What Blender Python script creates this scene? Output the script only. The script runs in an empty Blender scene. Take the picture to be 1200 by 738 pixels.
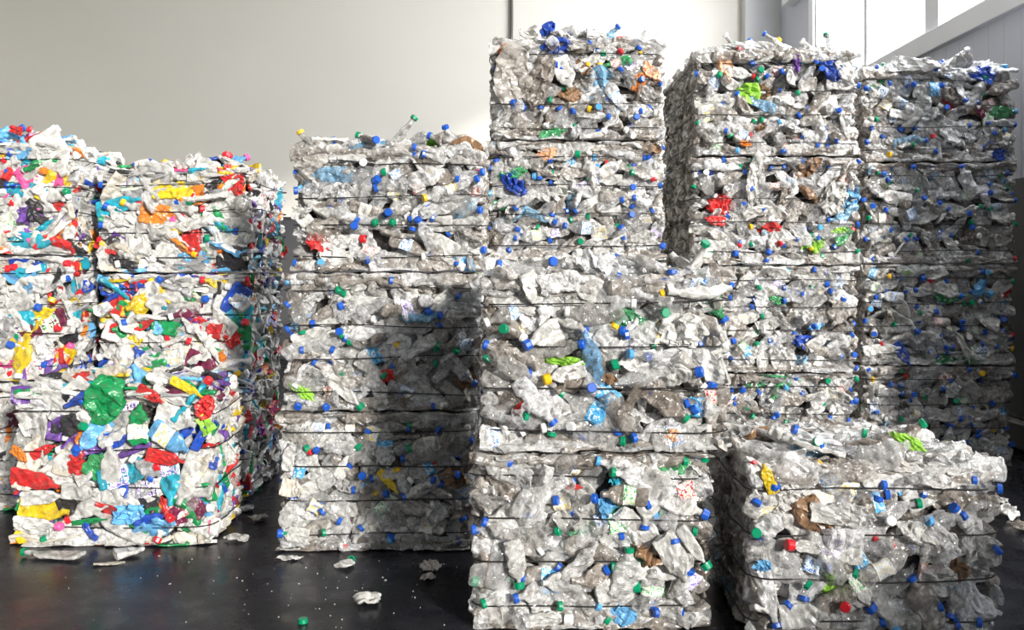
import bpy, math, random
import numpy as np
from mathutils import Matrix, Vector

SC = bpy.context.scene
COL = SC.collection
random.seed(7)
RNG = np.random.default_rng(11)

# ------------------------------------------------------------------ camera frame
F_PX, CX, HY, EYE = 1100.0, 600.0, 306.0, 1.66
def wx(px, Y): return (px - CX) * Y / F_PX
def wz(py, Y): return EYE - (py - HY) * Y / F_PX

# ------------------------------------------------------------------ materials
def new_mat(name):
    m = bpy.data.materials.new(name); m.use_nodes = True
    nt = m.node_tree; nt.nodes.clear()
    out = nt.nodes.new('ShaderNodeOutputMaterial')
    p = nt.nodes.new('ShaderNodeBsdfPrincipled')
    nt.links.new(p.outputs[0], out.inputs[0])
    return m, nt, p, out

def N(nt, t, **kw):
    n = nt.nodes.new(t)
    for k, v in kw.items():
        if k.startswith('i_'):
            key = k[2:]
            key = int(key) if key.isdigit() else key.replace('_', ' ')
            n.inputs[key].default_value = v
        else: setattr(n, k, v)
    return n

def ramp(nt, fac, stops):
    r = nt.nodes.new('ShaderNodeValToRGB')
    e = r.color_ramp.elements
    while len(e) < len(stops): e.new(0.5)
    for k, (p, c) in enumerate(stops):
        e[k].position = p
        e[k].color = (c[0], c[1], c[2], 1) if isinstance(c, (tuple, list)) else (c, c, c, 1)
    nt.links.new(fac, r.inputs[0]); return r

def rnd_value(nt):
    oi = N(nt, 'ShaderNodeObjectInfo'); at = N(nt, 'ShaderNodeAttribute', attribute_name='rnd')
    a = N(nt, 'ShaderNodeMath', operation='ADD'); f = N(nt, 'ShaderNodeMath', operation='FRACT')
    nt.links.new(oi.outputs['Random'], a.inputs[0]); nt.links.new(at.outputs['Fac'], a.inputs[1])
    nt.links.new(a.outputs[0], f.inputs[0]); return f.outputs[0]

def crumple_bump(nt, p, scale, k1, k2):
    """creased sheet: every small cell of the surface leans its own way, in two sizes"""
    tc = N(nt, 'ShaderNodeTexCoord')
    n = N(nt, 'ShaderNodeTexNoise'); n.inputs['Scale'].default_value = scale * .4; n.inputs['Detail'].default_value = 2
    nt.links.new(tc.outputs['Object'], n.inputs['Vector'])
    mx = N(nt, 'ShaderNodeMixRGB', blend_type='ADD'); mx.inputs[0].default_value = .02
    nt.links.new(tc.outputs['Object'], mx.inputs[1]); nt.links.new(n.outputs['Color'], mx.inputs[2])
    geo = N(nt, 'ShaderNodeNewGeometry'); last = geo.outputs['Normal']
    for sc, k in ((scale, k1), (scale * 2.7, k2)):
        v = N(nt, 'ShaderNodeTexVoronoi', feature='F1'); v.inputs['Scale'].default_value = sc
        nt.links.new(mx.outputs[0], v.inputs['Vector'])
        sub = N(nt, 'ShaderNodeVectorMath', operation='SUBTRACT'); sub.inputs[1].default_value = (.5, .5, .5)
        mad = N(nt, 'ShaderNodeVectorMath', operation='MULTIPLY_ADD'); mad.inputs[1].default_value = (k, k, k)
        nt.links.new(v.outputs['Color'], sub.inputs[0]); nt.links.new(sub.outputs[0], mad.inputs[0]); nt.links.new(last, mad.inputs[2])
        last = mad.outputs[0]
    nm = N(nt, 'ShaderNodeVectorMath', operation='NORMALIZE')
    nt.links.new(last, nm.inputs[0]); nt.links.new(nm.outputs[0], p.inputs['Normal'])
    return tc

def grime(nt, tc, scale, lo, hi):
    n = N(nt, 'ShaderNodeTexNoise'); n.inputs['Scale'].default_value = scale; n.inputs['Detail'].default_value = 6
    n.inputs['Roughness'].default_value = .7
    nt.links.new(tc.outputs['Object'], n.inputs['Vector'])
    return ramp(nt, n.outputs['Fac'], [(lo, 0.0), (hi, 1.0)])

def clear_plastic(name, stops, alphas, rough=.22, dirt=(.20, .17, .14), dirt_amt=.75):
    m, nt, p, out = new_mat(name)
    r = rnd_value(nt)
    tc = crumple_bump(nt, p, 42, .72, .32)
    col = ramp(nt, r, stops)
    g = grime(nt, tc, 24, .53, .76)
    ga = N(nt, 'ShaderNodeMath', operation='MULTIPLY'); ga.inputs[1].default_value = dirt_amt
    nt.links.new(g.outputs[0], ga.inputs[0])
    mx = N(nt, 'ShaderNodeMixRGB'); mx.inputs[2].default_value = (*dirt, 1)
    nt.links.new(ga.outputs[0], mx.inputs[0]); nt.links.new(col.outputs[0], mx.inputs[1])
    nt.links.new(mx.outputs[0], p.inputs['Base Color'])
    r2 = N(nt, 'ShaderNodeMath', operation='MULTIPLY'); r2.inputs[1].default_value = 7.31
    f2 = N(nt, 'ShaderNodeMath', operation='FRACT')
    nt.links.new(r, r2.inputs[0]); nt.links.new(r2.outputs[0], f2.inputs[0])
    al = ramp(nt, f2.outputs[0], [(0, alphas[0]), (1, alphas[1])])
    lw = N(nt, 'ShaderNodeLayerWeight'); lw.inputs['Blend'].default_value = .25
    lp = N(nt, 'ShaderNodeMath', operation='MULTIPLY'); lp.inputs[1].default_value = .6
    nt.links.new(lw.outputs['Facing'], lp.inputs[0])
    ad = N(nt, 'ShaderNodeMath', operation='ADD', use_clamp=True)
    pt = grime(nt, tc, 38, .34, .66)
    pa = N(nt, 'ShaderNodeMath', operation='MULTIPLY'); pb = N(nt, 'ShaderNodeMath', operation='MULTIPLY_ADD'); pb.inputs[1].default_value = 1.1; pb.inputs[2].default_value = .42
    nt.links.new(pt.outputs[0], pb.inputs[0]); nt.links.new(pb.outputs[0], pa.inputs[0]); nt.links.new(al.outputs[0], pa.inputs[1])
    nt.links.new(pa.outputs[0], ad.inputs[0]); nt.links.new(lp.outputs[0], ad.inputs[1])
    mm = N(nt, 'ShaderNodeMath', operation='MAXIMUM')
    nt.links.new(ad.outputs[0], mm.inputs[0]); nt.links.new(ga.outputs[0], mm.inputs[1])
    nt.links.new(mm.outputs[0], p.inputs['Alpha'])
    p.inputs['Roughness'].default_value = rough
    p.inputs['IOR'].default_value = 1.55
    p.inputs['Specular IOR Level'].default_value = 1.0
    return m

def solid_plastic(name, c, vary=.25, rough=.34, dirt_amt=.62):
    m, nt, p, out = new_mat(name)
    r = rnd_value(nt)
    tc = crumple_bump(nt, p, 30, .4, .25)
    d = tuple(x * (1 - vary) for x in c); b = tuple(min(1, x * (1 + vary * .5)) for x in c)
    col = ramp(nt, r, [(0, d), (1, b)])
    g = grime(nt, tc, 24, .48, .74)
    ga = N(nt, 'ShaderNodeMath', operation='MULTIPLY'); ga.inputs[1].default_value = dirt_amt
    nt.links.new(g.outputs[0], ga.inputs[0])
    mx = N(nt, 'ShaderNodeMixRGB'); mx.inputs[2].default_value = (.09, .075, .06, 1)
    nt.links.new(ga.outputs[0], mx.inputs[0]); nt.links.new(col.outputs[0], mx.inputs[1])
    nt.links.new(mx.outputs[0], p.inputs['Base Color'])
    p.inputs['Roughness'].default_value = rough
    return m

def print_label(name, base, c1, c2):
    """printed paper or film sleeve: blocks of colour, no words"""
    m, nt, p, out = new_mat(name)
    tc = N(nt, 'ShaderNodeTexCoord')
    n = N(nt, 'ShaderNodeTexNoise'); n.inputs['Scale'].default_value = 4.2; n.inputs['Detail'].default_value = 1
    nt.links.new(tc.outputs['Generated'], n.inputs['Vector'])
    r = ramp(nt, n.outputs['Fac'], [(0, base), (.34, c2), (.39, base), (.56, c1), (.66, base), (1, base)])
    r.color_ramp.interpolation = 'CONSTANT'
    nt.links.new(r.outputs[0], p.inputs['Base Color'])
    b = N(nt, 'ShaderNodeBump'); b.inputs['Strength'].default_value = .4; b.inputs['Distance'].default_value = .003
    n2 = N(nt, 'ShaderNodeTexNoise'); n2.inputs['Scale'].default_value = 55
    nt.links.new(tc.outputs['Object'], n2.inputs['Vector']); nt.links.new(n2.outputs['Fac'], b.inputs['Height'])
    nt.links.new(b.outputs[0], p.inputs['Normal'])
    p.inputs['Roughness'].default_value = .38
    return m

M = {}
M['clear'] = clear_plastic('clear_plastic', [(0, (.34, .32, .29)), (.22, (.56, .55, .53)), (.5, (.86, .86, .86)), (.62, (.80, .80, .80)), (.8, (.44, .44, .45)), (1, (.90, .89, .88))], (.12, .72), .14)
M['dirt_shade'] = clear_plastic('stained_shade_plastic', [(0, (.23, .19, .155)), (.5, (.40, .36, .32)), (1, (.56, .53, .49))], (.4, .85), .3)  # real brown stains; also paints shade into the bale sides
M['milky'] = clear_plastic('milky_film', [(0, (.60, .58, .55)), (.5, (.74, .73, .71)), (1, (.82, .82, .82))], (.45, .9), .22, dirt_amt=.6)
M['greenclear'] = clear_plastic('green_clear_plastic', [(0, (.02, .22, .08)), (1, (.06, .42, .14))], (.6, .95), .2)
M['blueclear'] = clear_plastic('blue_clear_plastic', [(0, (.14, .34, .55)), (1, (.30, .55, .75))], (.5, .9), .2)
SOLID = dict(white=(.63, .62, .59), cream=(.62, .57, .48), grey=(.38, .38, .39), red=(.62, .03, .03), yellow=(.80, .56, .02),
             green=(.01, .30, .09), lime=(.30, .62, .06), blue=(.02, .08, .46), sky=(.15, .45, .78), teal=(.02, .36, .48),
             orange=(.80, .24, .03), black=(.03, .03, .035), purple=(.16, .07, .32), pink=(.80, .10, .32), maroon=(.16, .02, .06),
             brown=(.26, .15, .08), peach=(.78, .42, .24))
for k, c in SOLID.items():
    M[k] = solid_plastic(k + '_plastic', c)
def cap_mat(name, c):
    m, nt, p, out = new_mat(name); p.inputs['Base Color'].default_value = (*c, 1); p.inputs['Roughness'].default_value = .32; return m
CAPC = dict(blue=(.015, .10, .50), green=(.0, .26, .12), white=(.82, .82, .80), red=(.62, .02, .03), yellow=(.82, .50, .01), sky=(.10, .38, .72), pink=(.85, .12, .36), orange=(.8, .2, .02))
CAPM = {k: cap_mat(k + '_cap', c) for k, c in CAPC.items()}
LABM = {'blue': print_label('blue_print', (.82, .84, .86), (.04, .22, .62), (.08, .45, .75)),
        'sky': print_label('sky_print', (.10, .42, .72), (.80, .84, .86), (.03, .15, .45)),
        'green': print_label('green_print', (.84, .85, .80), (.08, .45, .12), (.45, .68, .10)),
        'red': print_label('red_print', (.84, .81, .78), (.66, .06, .05), (.84, .36, .10)),
        'white': print_label('white_print', (.86, .85, .82), (.80, .70, .45), (.55, .58, .60)),
        'yellow': print_label('yellow_print', (.86, .84, .78), (.85, .62, .06), (.30, .45, .70)),
        'purple': print_label('purple_print', (.80, .78, .84), (.25, .12, .55), (.45, .35, .70))}

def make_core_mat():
    m, nt, p, out = new_mat('gap_shade_core')
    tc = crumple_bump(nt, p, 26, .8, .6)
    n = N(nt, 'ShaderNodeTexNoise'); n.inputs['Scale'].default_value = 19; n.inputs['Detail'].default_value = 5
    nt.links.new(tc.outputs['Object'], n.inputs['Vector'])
    r = ramp(nt, n.outputs['Fac'], [(.3, (.022, .019, .016)), (.55, (.06, .053, .046)), (.75, (.15, .135, .12))])  # near-black filler colour paints in the shade of gaps between bottles
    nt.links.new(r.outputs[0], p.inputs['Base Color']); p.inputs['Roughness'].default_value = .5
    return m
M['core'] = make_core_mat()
m_, nt_, p_, o_ = new_mat('tie_wire_steel'); p_.inputs['Base Color'].default_value = (.03, .028, .028, 1); p_.inputs['Roughness'].default_value = .55; p_.inputs['Metallic'].default_value = .6
M['wire'] = m_

# ------------------------------------------------------------------ mesh helpers
def mesh_from(name, V, Q, mats=(), smooth=True, midx=None, rnd=None):
    me = bpy.data.meshes.new(name)
    V = np.ascontiguousarray(V, dtype=np.float32); Q = np.ascontiguousarray(Q, dtype=np.int32)
    me.vertices.add(len(V)); me.vertices.foreach_set('co', V.ravel())
    k = Q.shape[1]
    me.loops.add(Q.size); me.loops.foreach_set('vertex_index', Q.ravel())
    me.polygons.add(len(Q)); me.polygons.foreach_set('loop_start', np.arange(0, Q.size, k, dtype=np.int32))
    if midx is not None: me.polygons.foreach_set('material_index', np.ascontiguousarray(midx, dtype=np.int32))
    me.polygons.foreach_set('use_smooth', np.full(len(Q), smooth, dtype=bool))
    for m in mats: me.materials.append(m)
    if rnd is not None:
        a = me.attributes.new('rnd', 'FLOAT', 'POINT'); a.data.foreach_set('value', np.ascontiguousarray(rnd, dtype=np.float32))
    me.update(calc_edges=True); return me

def obj(name, me, parent=None, mat=None):
    o = bpy.data.objects.new(name, me); COL.objects.link(o)
    if parent is not None: o.parent = parent
    if mat is not None:
        if not me.materials: me.materials.append(mat)
        o.material_slots[0].link = 'OBJECT'; o.material_slots[0].material = mat
    return o

def tag(o, label, cat, group=None, kind=None):
    o['label'] = label; o['category'] = cat
    if group: o['group'] = group
    if kind: o['kind'] = kind
    return o

def grid_quads(n, m, off=0):
    i = np.arange(n - 1)[:, None]; j = np.arange(m)[None, :]
    a = i * m + j; b = i * m + (j + 1) % m; c = (i + 1) * m + (j + 1) % m; d = (i + 1) * m + j
    return np.stack([a, d, c, b], -1).reshape(-1, 4) + off

class Shape:
    """one crushed container: undeformed surface plus a crush that any of its pieces goes through"""
    def __init__(s, rng, kind, L, R):
        s.kind, s.L, s.R = kind, L, R
        s.rng = rng
        if kind == 'pet':
            s.sq = rng.uniform(.30, .92); s.ws = 1 + .42 * (1 - s.sq)
            w = rng.uniform(.86, .97)
            s.prof = [(0, .02), (0, .72), (.03, .95), (.07, 1), (.27, 1), (.30, w), (.40, w * .98), (.50, w), (.53, 1), (.64, 1), (.73, .86), (.81, .58), (.87, .36), (.965, .33), (1, .33), (1, .02)]
            s.p = 2; s.asp = 1; amp = rng.uniform(.002, .006)
            if rng.random() < .45:
                s.prof = s.prof[:4] + [q for k in range(6) for q in ((.10 + k * .028, 1), (.112 + k * .028, .94))] + s.prof[4:]
        elif kind == 'jug':
            s.sq = rng.uniform(.5, .95); s.ws = 1 + .2 * (1 - s.sq)
            s.prof = [(0, .02), (0, .86), (.025, 1), (.2, 1), (.5, .97), (.64, .95), (.74, .80), (.83, .50), (.88, .30), (.97, .29), (1, .29), (1, .02)]
            s.p = 4; s.asp = rng.uniform(.42, .6); amp = rng.uniform(.002, .006)
        elif kind == 'tub':
            s.sq = rng.uniform(.5, .9); s.ws = 1.1
            s.prof = [(0, .02), (0, .84), (.03, .9), (.5, .95), (.93, 1.0), (.94, 1.07), (1, 1.07), (1, .96), (.8, .9), (.3, .86), (.1, .8), (.08, .02)]
            s.p = 2.6; s.asp = .75; amp = .007
        else:  # bag / film
            s.sq = rng.uniform(.25, .5); s.ws = 1
            t = np.linspace(0, 1, 12)
            s.prof = [(x, max(.02, math.sin(math.pi * x) ** .55)) for x in t]
            s.p = 2.2; s.asp = 1; amp = .014
        nf = 9
        s.dir = rng.normal(size=(nf, 3)); s.dir /= np.linalg.norm(s.dir, axis=1)[:, None]
        s.frq = rng.uniform(9, 34, nf); s.ph = rng.uniform(0, 1, nf)
        s.vec = rng.normal(size=(nf, 3)) * np.array([.6, .6, 1.0])
        s.vec /= np.linalg.norm(s.vec, axis=1)[:, None]
        s.amp = amp * rng.uniform(.5, 1.25, nf) * (12 / (s.frq + 4)) ** .5
        s.k = rng.normal() * 2.0 if kind in ('pet', 'bag') else rng.normal() * .7
        s.kz = rng.normal() * 1.0
        s.tw = rng.normal() * .5
        s.dent = [(rng.uniform(.12, .72) * L - L / 2, rng.uniform(-.6, .6) * R, rng.choice([-1, 1]), rng.uniform(.4, .9) * R + .01, rng.uniform(.3, .8)) for _ in range(4)]
    def surf(s, n, m, lo=None, hi=None, off=1.0, open_ends=False):
        P = np.array(s.prof)
        if lo is not None:
            xs = np.linspace(lo, hi, n); keep = P[1:-1]
            rr = np.interp(xs, keep[:, 0], keep[:, 1]) * off
        else:
            dd = np.r_[0, np.cumsum(np.hypot(np.diff(P[:, 0]) * s.L, np.diff(P[:, 1]) * s.R))]
            # keep profile corners and fill between
            tt = np.unique(np.r_[np.linspace(0, dd[-1], max(2, n - len(P) // 2)), dd[1::2]])
            if len(tt) > n: tt = np.linspace(0, dd[-1], n)
            xs = np.interp(tt, dd, P[:, 0]); rr = np.interp(tt, dd, P[:, 1])
        th = np.linspace(0, 2 * np.pi, m, endpoint=False) + .2
        c, sn = np.cos(th), np.sin(th)
        se = (np.abs(c) ** s.p + np.abs(sn) ** s.p) ** (-1 / s.p)
        nw = np.clip((xs - .8) / .08, 0, 1)[:, None] if s.kind in ('pet', 'jug') else np.zeros((len(xs), 1))
        seb = se[None, :] * (1 - nw) + nw
        asp = s.asp * (1 - nw) + nw
        X = np.repeat((xs * s.L - s.L / 2)[:, None], m, 1)
        Y = rr[:, None] * s.R * c[None, :] * seb
        Z = rr[:, None] * s.R * sn[None, :] * seb * asp
        return s.deform(np.stack([X, Y, Z], -1).reshape(-1, 3)), grid_quads(len(xs), m)
    def deform(s, p):
        p = p.copy(); u = p[:, 0] / s.L + .5
        w = np.clip((u - .78) / .12, 0, 1) if s.kind in ('pet', 'jug') else np.zeros(len(p))
        w = w * w * (3 - 2 * w); q = 1 - w
        for dx, dy, sg, rad, dep in s.dent:
            d2 = ((p[:, 0] - dx) ** 2 + (p[:, 1] - dy) ** 2) / rad ** 2
            f = np.exp(-d2 * 1.5) * dep * (np.sign(p[:, 2]) == sg) * q
            p[:, 2] *= 1 - f * 1.15
        p[:, 2] *= s.sq * q + w; p[:, 1] *= s.ws * q + w
        d = np.zeros_like(p)
        for k in range(len(s.frq)):
            t = (p @ s.dir[k]) * s.frq[k] + s.ph[k]
            tri = np.abs((t % 1) * 2 - 1) * 2 - 1
            d += s.vec[k] * (tri * s.amp[k])[:, None]
        p += d * (q * .93 + .07)[:, None]
        a = s.tw * (p[:, 0] / s.L); c, sn = np.cos(a), np.sin(a)
        p[:, 1], p[:, 2] = p[:, 1] * c - p[:, 2] * sn, p[:, 1] * sn + p[:, 2] * c
        for kk, ax in ((s.k, 1), (s.kz, 2)):
            if abs(kk) < .05: continue
            a = kk * p[:, 0]; r = 1 / kk
            x = np.sin(a) * (r - p[:, ax]); y = r - np.cos(a) * (r - p[:, ax])
            p[:, 0], p[:, ax] = x, y
        return p
    def neck(s):
        a = np.array([[s.L * .90 - s.L / 2, 0, 0], [s.L * 1.0 - s.L / 2, 0, 0]])
        b = s.deform(a); d = b[1] - b[0]; d /= np.linalg.norm(d)
        return b[1], d

def mat_from_x(d, origin, scale=1.0):
    x = Vector(d).normalized(); up = Vector((0, 0, 1)) if abs(x.z) < .9 else Vector((0, 1, 0))
    y = up.cross(x).normalized(); z = x.cross(y)
    m = Matrix((x, y, z)).transposed().to_4x4() @ Matrix.Scale(scale, 4); m.translation = Vector(origin); return m

def cap_mesh(name, r, h, m=18):
    xs = [-.45 * h, -.45 * h, -.30 * h, -.28 * h, .42 * h, .55 * h, .55 * h]; rs = [.85, 1.05, 1.05, 1.0, 1.0, .9, .02]
    th = np.linspace(0, 2 * np.pi, m, endpoint=False); V = []
    for k, (x, rr) in enumerate(zip(xs, rs)):
        rib = 1 + (.05 * (np.arange(m) % 2) if 3 <= k <= 4 else 0)
        V.append(np.stack([np.full(m, x), r * rr * rib * np.cos(th), r * rr * rib * np.sin(th)], -1))
    return mesh_from(name, np.concatenate(V), grid_quads(len(xs), m), smooth=False)
CAP = cap_mesh('bottle_cap', .0215, .021)
BIGCAP = cap_mesh('bottle_cap', .024, .032)

def add_handle(V, Q, s):
    """a grip loop on the side of a jug"""
    t = np.linspace(0, 1, 9); m = 8
    path = np.stack([(.52 + .30 * t) * s.L - s.L / 2, s.R * (.80 + .42 * np.sin(np.pi * t)) * (1 - .45 * t ** 3), 0 * t], -1)
    tan = np.gradient(path, axis=0); tan /= np.linalg.norm(tan, axis=1)[:, None]
    nrm = np.stack([-tan[:, 1], tan[:, 0], 0 * t], -1); th = np.linspace(0, 2 * np.pi, m, endpoint=False)
    r = s.R * .17
    P = path[:, None, :] + r * (np.cos(th)[None, :, None] * nrm[:, None, :] + np.sin(th)[None, :, None] * np.array([0, 0, 1.0]))
    P = s.deform(P.reshape(-1, 3))
    return np.concatenate([V, P]), np.concatenate([Q, grid_quads(9, m, len(V))])

LIB = {}
def build_lib():
    spec = {'pet': (22, lambda r: (r.uniform(.20, .32), r.uniform(.037, .052))),
            'jug': (18, lambda r: (r.uniform(.20, .30), r.uniform(.045, .062))),
            'tub': (6, lambda r: (r.uniform(.08, .13), r.uniform(.045, .065))),
            'bag': (14, lambda r: (r.uniform(.16, .28), r.uniform(.05, .085)))}
    for kind, (cnt, f) in spec.items():
        LIB[kind] = []
        for k in range(cnt):
            rng = np.random.default_rng(1000 + 77 * k + len(kind) * 31 + ord(kind[0]))
            s = Shape(rng, kind, *f(rng))
            V, Q = s.surf(46, 26)
            e = {'shape': s}
            if kind == 'jug' and k % 3 == 0: V, Q = add_handle(V, Q, s)
            nm = {'pet': 'plastic_bottle', 'jug': 'detergent_bottle', 'tub': 'plastic_tub', 'bag': 'plastic_bag'}[kind]
            e['name'] = nm; e['mesh'] = mesh_from(nm, V, Q, smooth=False); e['mesh'].materials.append(M['white'])
            e['size'] = V.max(0) - V.min(0)
            if kind in ('pet', 'jug'):
                e['neck'] = s.neck()
                lo, hi = ((.27, .54) if kind == 'pet' else (.14, .52))
                if kind == 'pet':
                    LV, LQ = s.surf(14, 26, lo, hi, 1.06)
                else:  # front sticker: only the faces of one broad side
                    LV, LQ = s.surf(10, 28, lo, hi, 1.06)
                    th = (np.arange(28) + .5) / 28 * 2 * np.pi + .2
                    keep = np.tile(np.sin(th) > .45, 9); LQ = LQ[keep]
                    used = np.unique(LQ); mp = np.zeros(len(LV), int); mp[used] = np.arange(len(used)); LV, LQ = LV[used], mp[LQ]
                e['label'] = mesh_from('bottle_label', LV, LQ, smooth=True); e['label'].materials.append(LABM['white'])
            e['bnd'] = V if 'neck' not in e else np.concatenate([V, (e['neck'][0] + e['neck'][1] * .006)[None] + .026 * np.array([[a, b, c] for a in (-1, 0, 1) for b in (-1, 0, 1) for c in (-1, 0, 1)]) * .8])
            V2, Q2 = s.surf(15, 11); e['lo'] = (V2, Q2)
            LIB[kind].append(e)
build_lib()

# ------------------------------------------------------------------ packing a bale
STUFF_MATS = ['core', 'clear', 'dirt_shade', 'milky', 'greenclear', 'blueclear'] + list(SOLID.keys())
SIDX = {k: i for i, k in enumerate(STUFF_MATS)}
PAL = {'pet': [('pet', 'clear', .54), ('pet', 'dirt_shade', .19), ('pet', 'milky', .08), ('jug', 'white', .10), ('bag', 'milky', .06), ('bag', 'clear', .03),
               ('pet', 'white', .04), ('pet', 'blueclear', .012), ('pet', 'greenclear', .007), ('tub', 'white', .012), ('bag', 'sky', .004), ('bag', 'red', .002), ('bag', 'blue', .003), ('bag', 'lime', .002), ('bag', 'brown', .006)],
       'mix': [('jug', 'white', .44), ('jug', 'cream', .06), ('bag', 'white', .09), ('jug', 'grey', .05), ('jug', 'red', .05), ('jug', 'yellow', .035), ('jug', 'green', .035), ('jug', 'blue', .045),
               ('jug', 'sky', .04), ('jug', 'teal', .045), ('jug', 'orange', .02), ('jug', 'black', .06), ('jug', 'purple', .02), ('jug', 'pink', .015), ('tub', 'white', .04), ('tub', 'red', .01), ('pet', 'milky', .05), ('jug', 'maroon', .02), ('pet', 'clear', .03), ('bag', 'purple', .01)]}
CAPP = {'pet': [('blue', .56), ('green', .19), ('white', .13), ('red', .04), ('yellow', .03), ('sky', .05)],
        'mix': [('red', .26), ('blue', .2), ('white', .2), ('green', .12), ('yellow', .1), ('pink', .06), ('orange', .06)]}
LABP = {'pet': ['blue', 'sky', 'green', 'red', 'white', 'blue', 'white', 'yellow', 'purple'], 'mix': ['white', 'yellow', 'white', 'red', 'blue', 'green', 'purple']}

def pick(rng, table):
    w = np.array([t[-1] for t in table]); return table[rng.choice(len(table), p=w / w.sum())]

def spread(rng, n, w, h, aspect=1.6):
    pts = np.zeros((0, 2))
    for _ in range(n):
        c = rng.uniform(-.5, .5, (14, 2)) * [w, h]
        if len(pts):
            d = ((c[:, None] - pts[None]) * [1, aspect]); d = (d ** 2).sum(-1).min(1); c = c[d.argmax()]
        else: c = c[0]
        pts = np.vstack([pts, c])
    return pts

def orient(rng, u, v, n, ang, tip, tilt):
    """x axis along the item, z its thin direction; ang in the face, tip pushes the neck outwards, tilt rolls about x"""
    x = math.cos(ang) * u + math.sin(ang) * v
    x = x * math.cos(tip) + n * math.sin(tip)
    y = np.cross(n, x); y /= np.linalg.norm(y); z = np.cross(x, y)
    y2 = y * math.cos(tilt) + z * math.sin(tilt); z2 = np.cross(x, y2)
    return np.stack([x, y2, z2], 1)

def rot4(R, t, sc=(1, 1, 1)):
    m = np.eye(4); m[:3, :3] = R * np.array(sc)[None, :]; m[:3, 3] = t; return Matrix(m.tolist())

def place_item(root, e, mat, R, t, cap=None, lab=None, sc=(1, 1, 1), label=None):
    o = obj(e['name'], e['mesh'], root, M[mat]); o.matrix_local = rot4(R, t, sc)
    if label: o['label'] = label
    if cap and 'neck' in e:
        p, d = e['neck']
        big = e['name'] == 'detergent_bottle'
        c = obj('bottle_cap', BIGCAP if big else CAP, o, CAPM[cap])
        mm = mat_from_x(d, p + d * .002)
        inv = Matrix.Diagonal((1 / sc[0], 1 / sc[1], 1 / sc[2], 1))
        c.matrix_local = mm if sc == (1, 1, 1) else (Matrix.Translation(mm.translation) @ inv @ mm.to_3x3().to_4x4())
        c['label'] = cap + ' cap'
    if lab and 'label' in e:
        l = obj('bottle_label', e['label'], o, LABM[lab]); l['label'] = lab + ' printed label'
    return o

def wire_mesh(rng, w, d, r=.0034, bulge=.0):
    n = 96; rc = .10
    # rounded rectangle
    pts = []
    hw, hd = w / 2, d / 2
    per = []
    for cx, cy, a0 in ((hw - rc, -hd + rc, -90), (hw - rc, hd - rc, 0), (-hw + rc, hd - rc, 90), (-hw + rc, -hd + rc, 180)):
        for a in np.linspace(a0, a0 + 90, 6): per.append((cx + rc * math.cos(math.radians(a)), cy + rc * math.sin(math.radians(a))))
    per = np.array(per + [per[0]]); dd = np.r_[0, np.cumsum(np.hypot(*np.diff(per, axis=0).T))]
    s = np.linspace(0, dd[-1], n, endpoint=False)
    x = np.interp(s, dd, per[:, 0]); y = np.interp(s, dd, per[:, 1])
    ph = rng.uniform(0, 6.28, 6); q = s / dd[-1] * 2 * np.pi
    z = sum(.010 / (k + 1) * np.sin(q * (k + 1) * 1.0 + ph[k]) for k in range(5))
    o = 1 + .006 * np.sin(q * 9 + ph[5]) + .004 * np.sin(q * 17 + ph[2])
    P = np.stack([x * o, y * o, z], -1)
    T = np.roll(P, -1, 0) - np.roll(P, 1, 0); T /= np.linalg.norm(T, axis=1)[:, None]
    B = np.array([0, 0, 1.0]); Nn = np.cross(T, B); Nn /= np.linalg.norm(Nn, axis=1)[:, None]; B2 = np.cross(Nn, T)
    th = np.linspace(0, 2 * np.pi, 6, endpoint=False)
    V = P[:, None] + r * (np.cos(th)[None, :, None] * Nn[:, None] + np.sin(th)[None, :, None] * B2[:, None])
    Q = grid_quads(n + 1, 6) % (n * 6)
    return mesh_from('tie_wire', V.reshape(-1, 3), Q, [M['wire']])

def core_mesh(rng, w, d, h, inset=.07):
    """noisy box, six grids"""
    Vs, Qs = [], []; off = 0
    W, D, H = w / 2 - inset, d / 2 - inset, h / 2 - .02
    k = 14
    g = np.linspace(-1, 1, k)
    A, B = np.meshgrid(g, g, indexing='ij')
    ph = rng.uniform(0, 6.28, 12); fr = rng.uniform(9, 30, (12, 3)) * rng.choice([-1, 1], (12, 3))
    for ax, sg in ((0, 1), (0, -1), (1, 1), (1, -1), (2, 1), (2, -1)):
        P = np.zeros((k, k, 3)); o = [i for i in range(3) if i != ax]
        P[..., ax] = sg; P[..., o[0]] = A; P[..., o[1]] = B
        P = P.reshape(-1, 3) * [W, D, H]
        nz = sum(np.sin(P @ fr[i] + ph[i]) for i in range(12)) * .0035
        P += P / np.linalg.norm(P, axis=1)[:, None] * nz[:, None]
        i = np.arange(k - 1)[:, None]; j = np.arange(k - 1)[None]
        q = np.stack([i * k + j, i * k + j + 1, (i + 1) * k + j + 1, (i + 1) * k + j], -1).reshape(-1, 4)
        fl = (sg > 0) ^ (ax == 1)
        if not fl: q = q[:, ::-1]
        Vs.append(P); Qs.append(q + off); off += len(P)
    return np.concatenate(Vs) + [0, 0, h / 2], np.concatenate(Qs)

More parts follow.
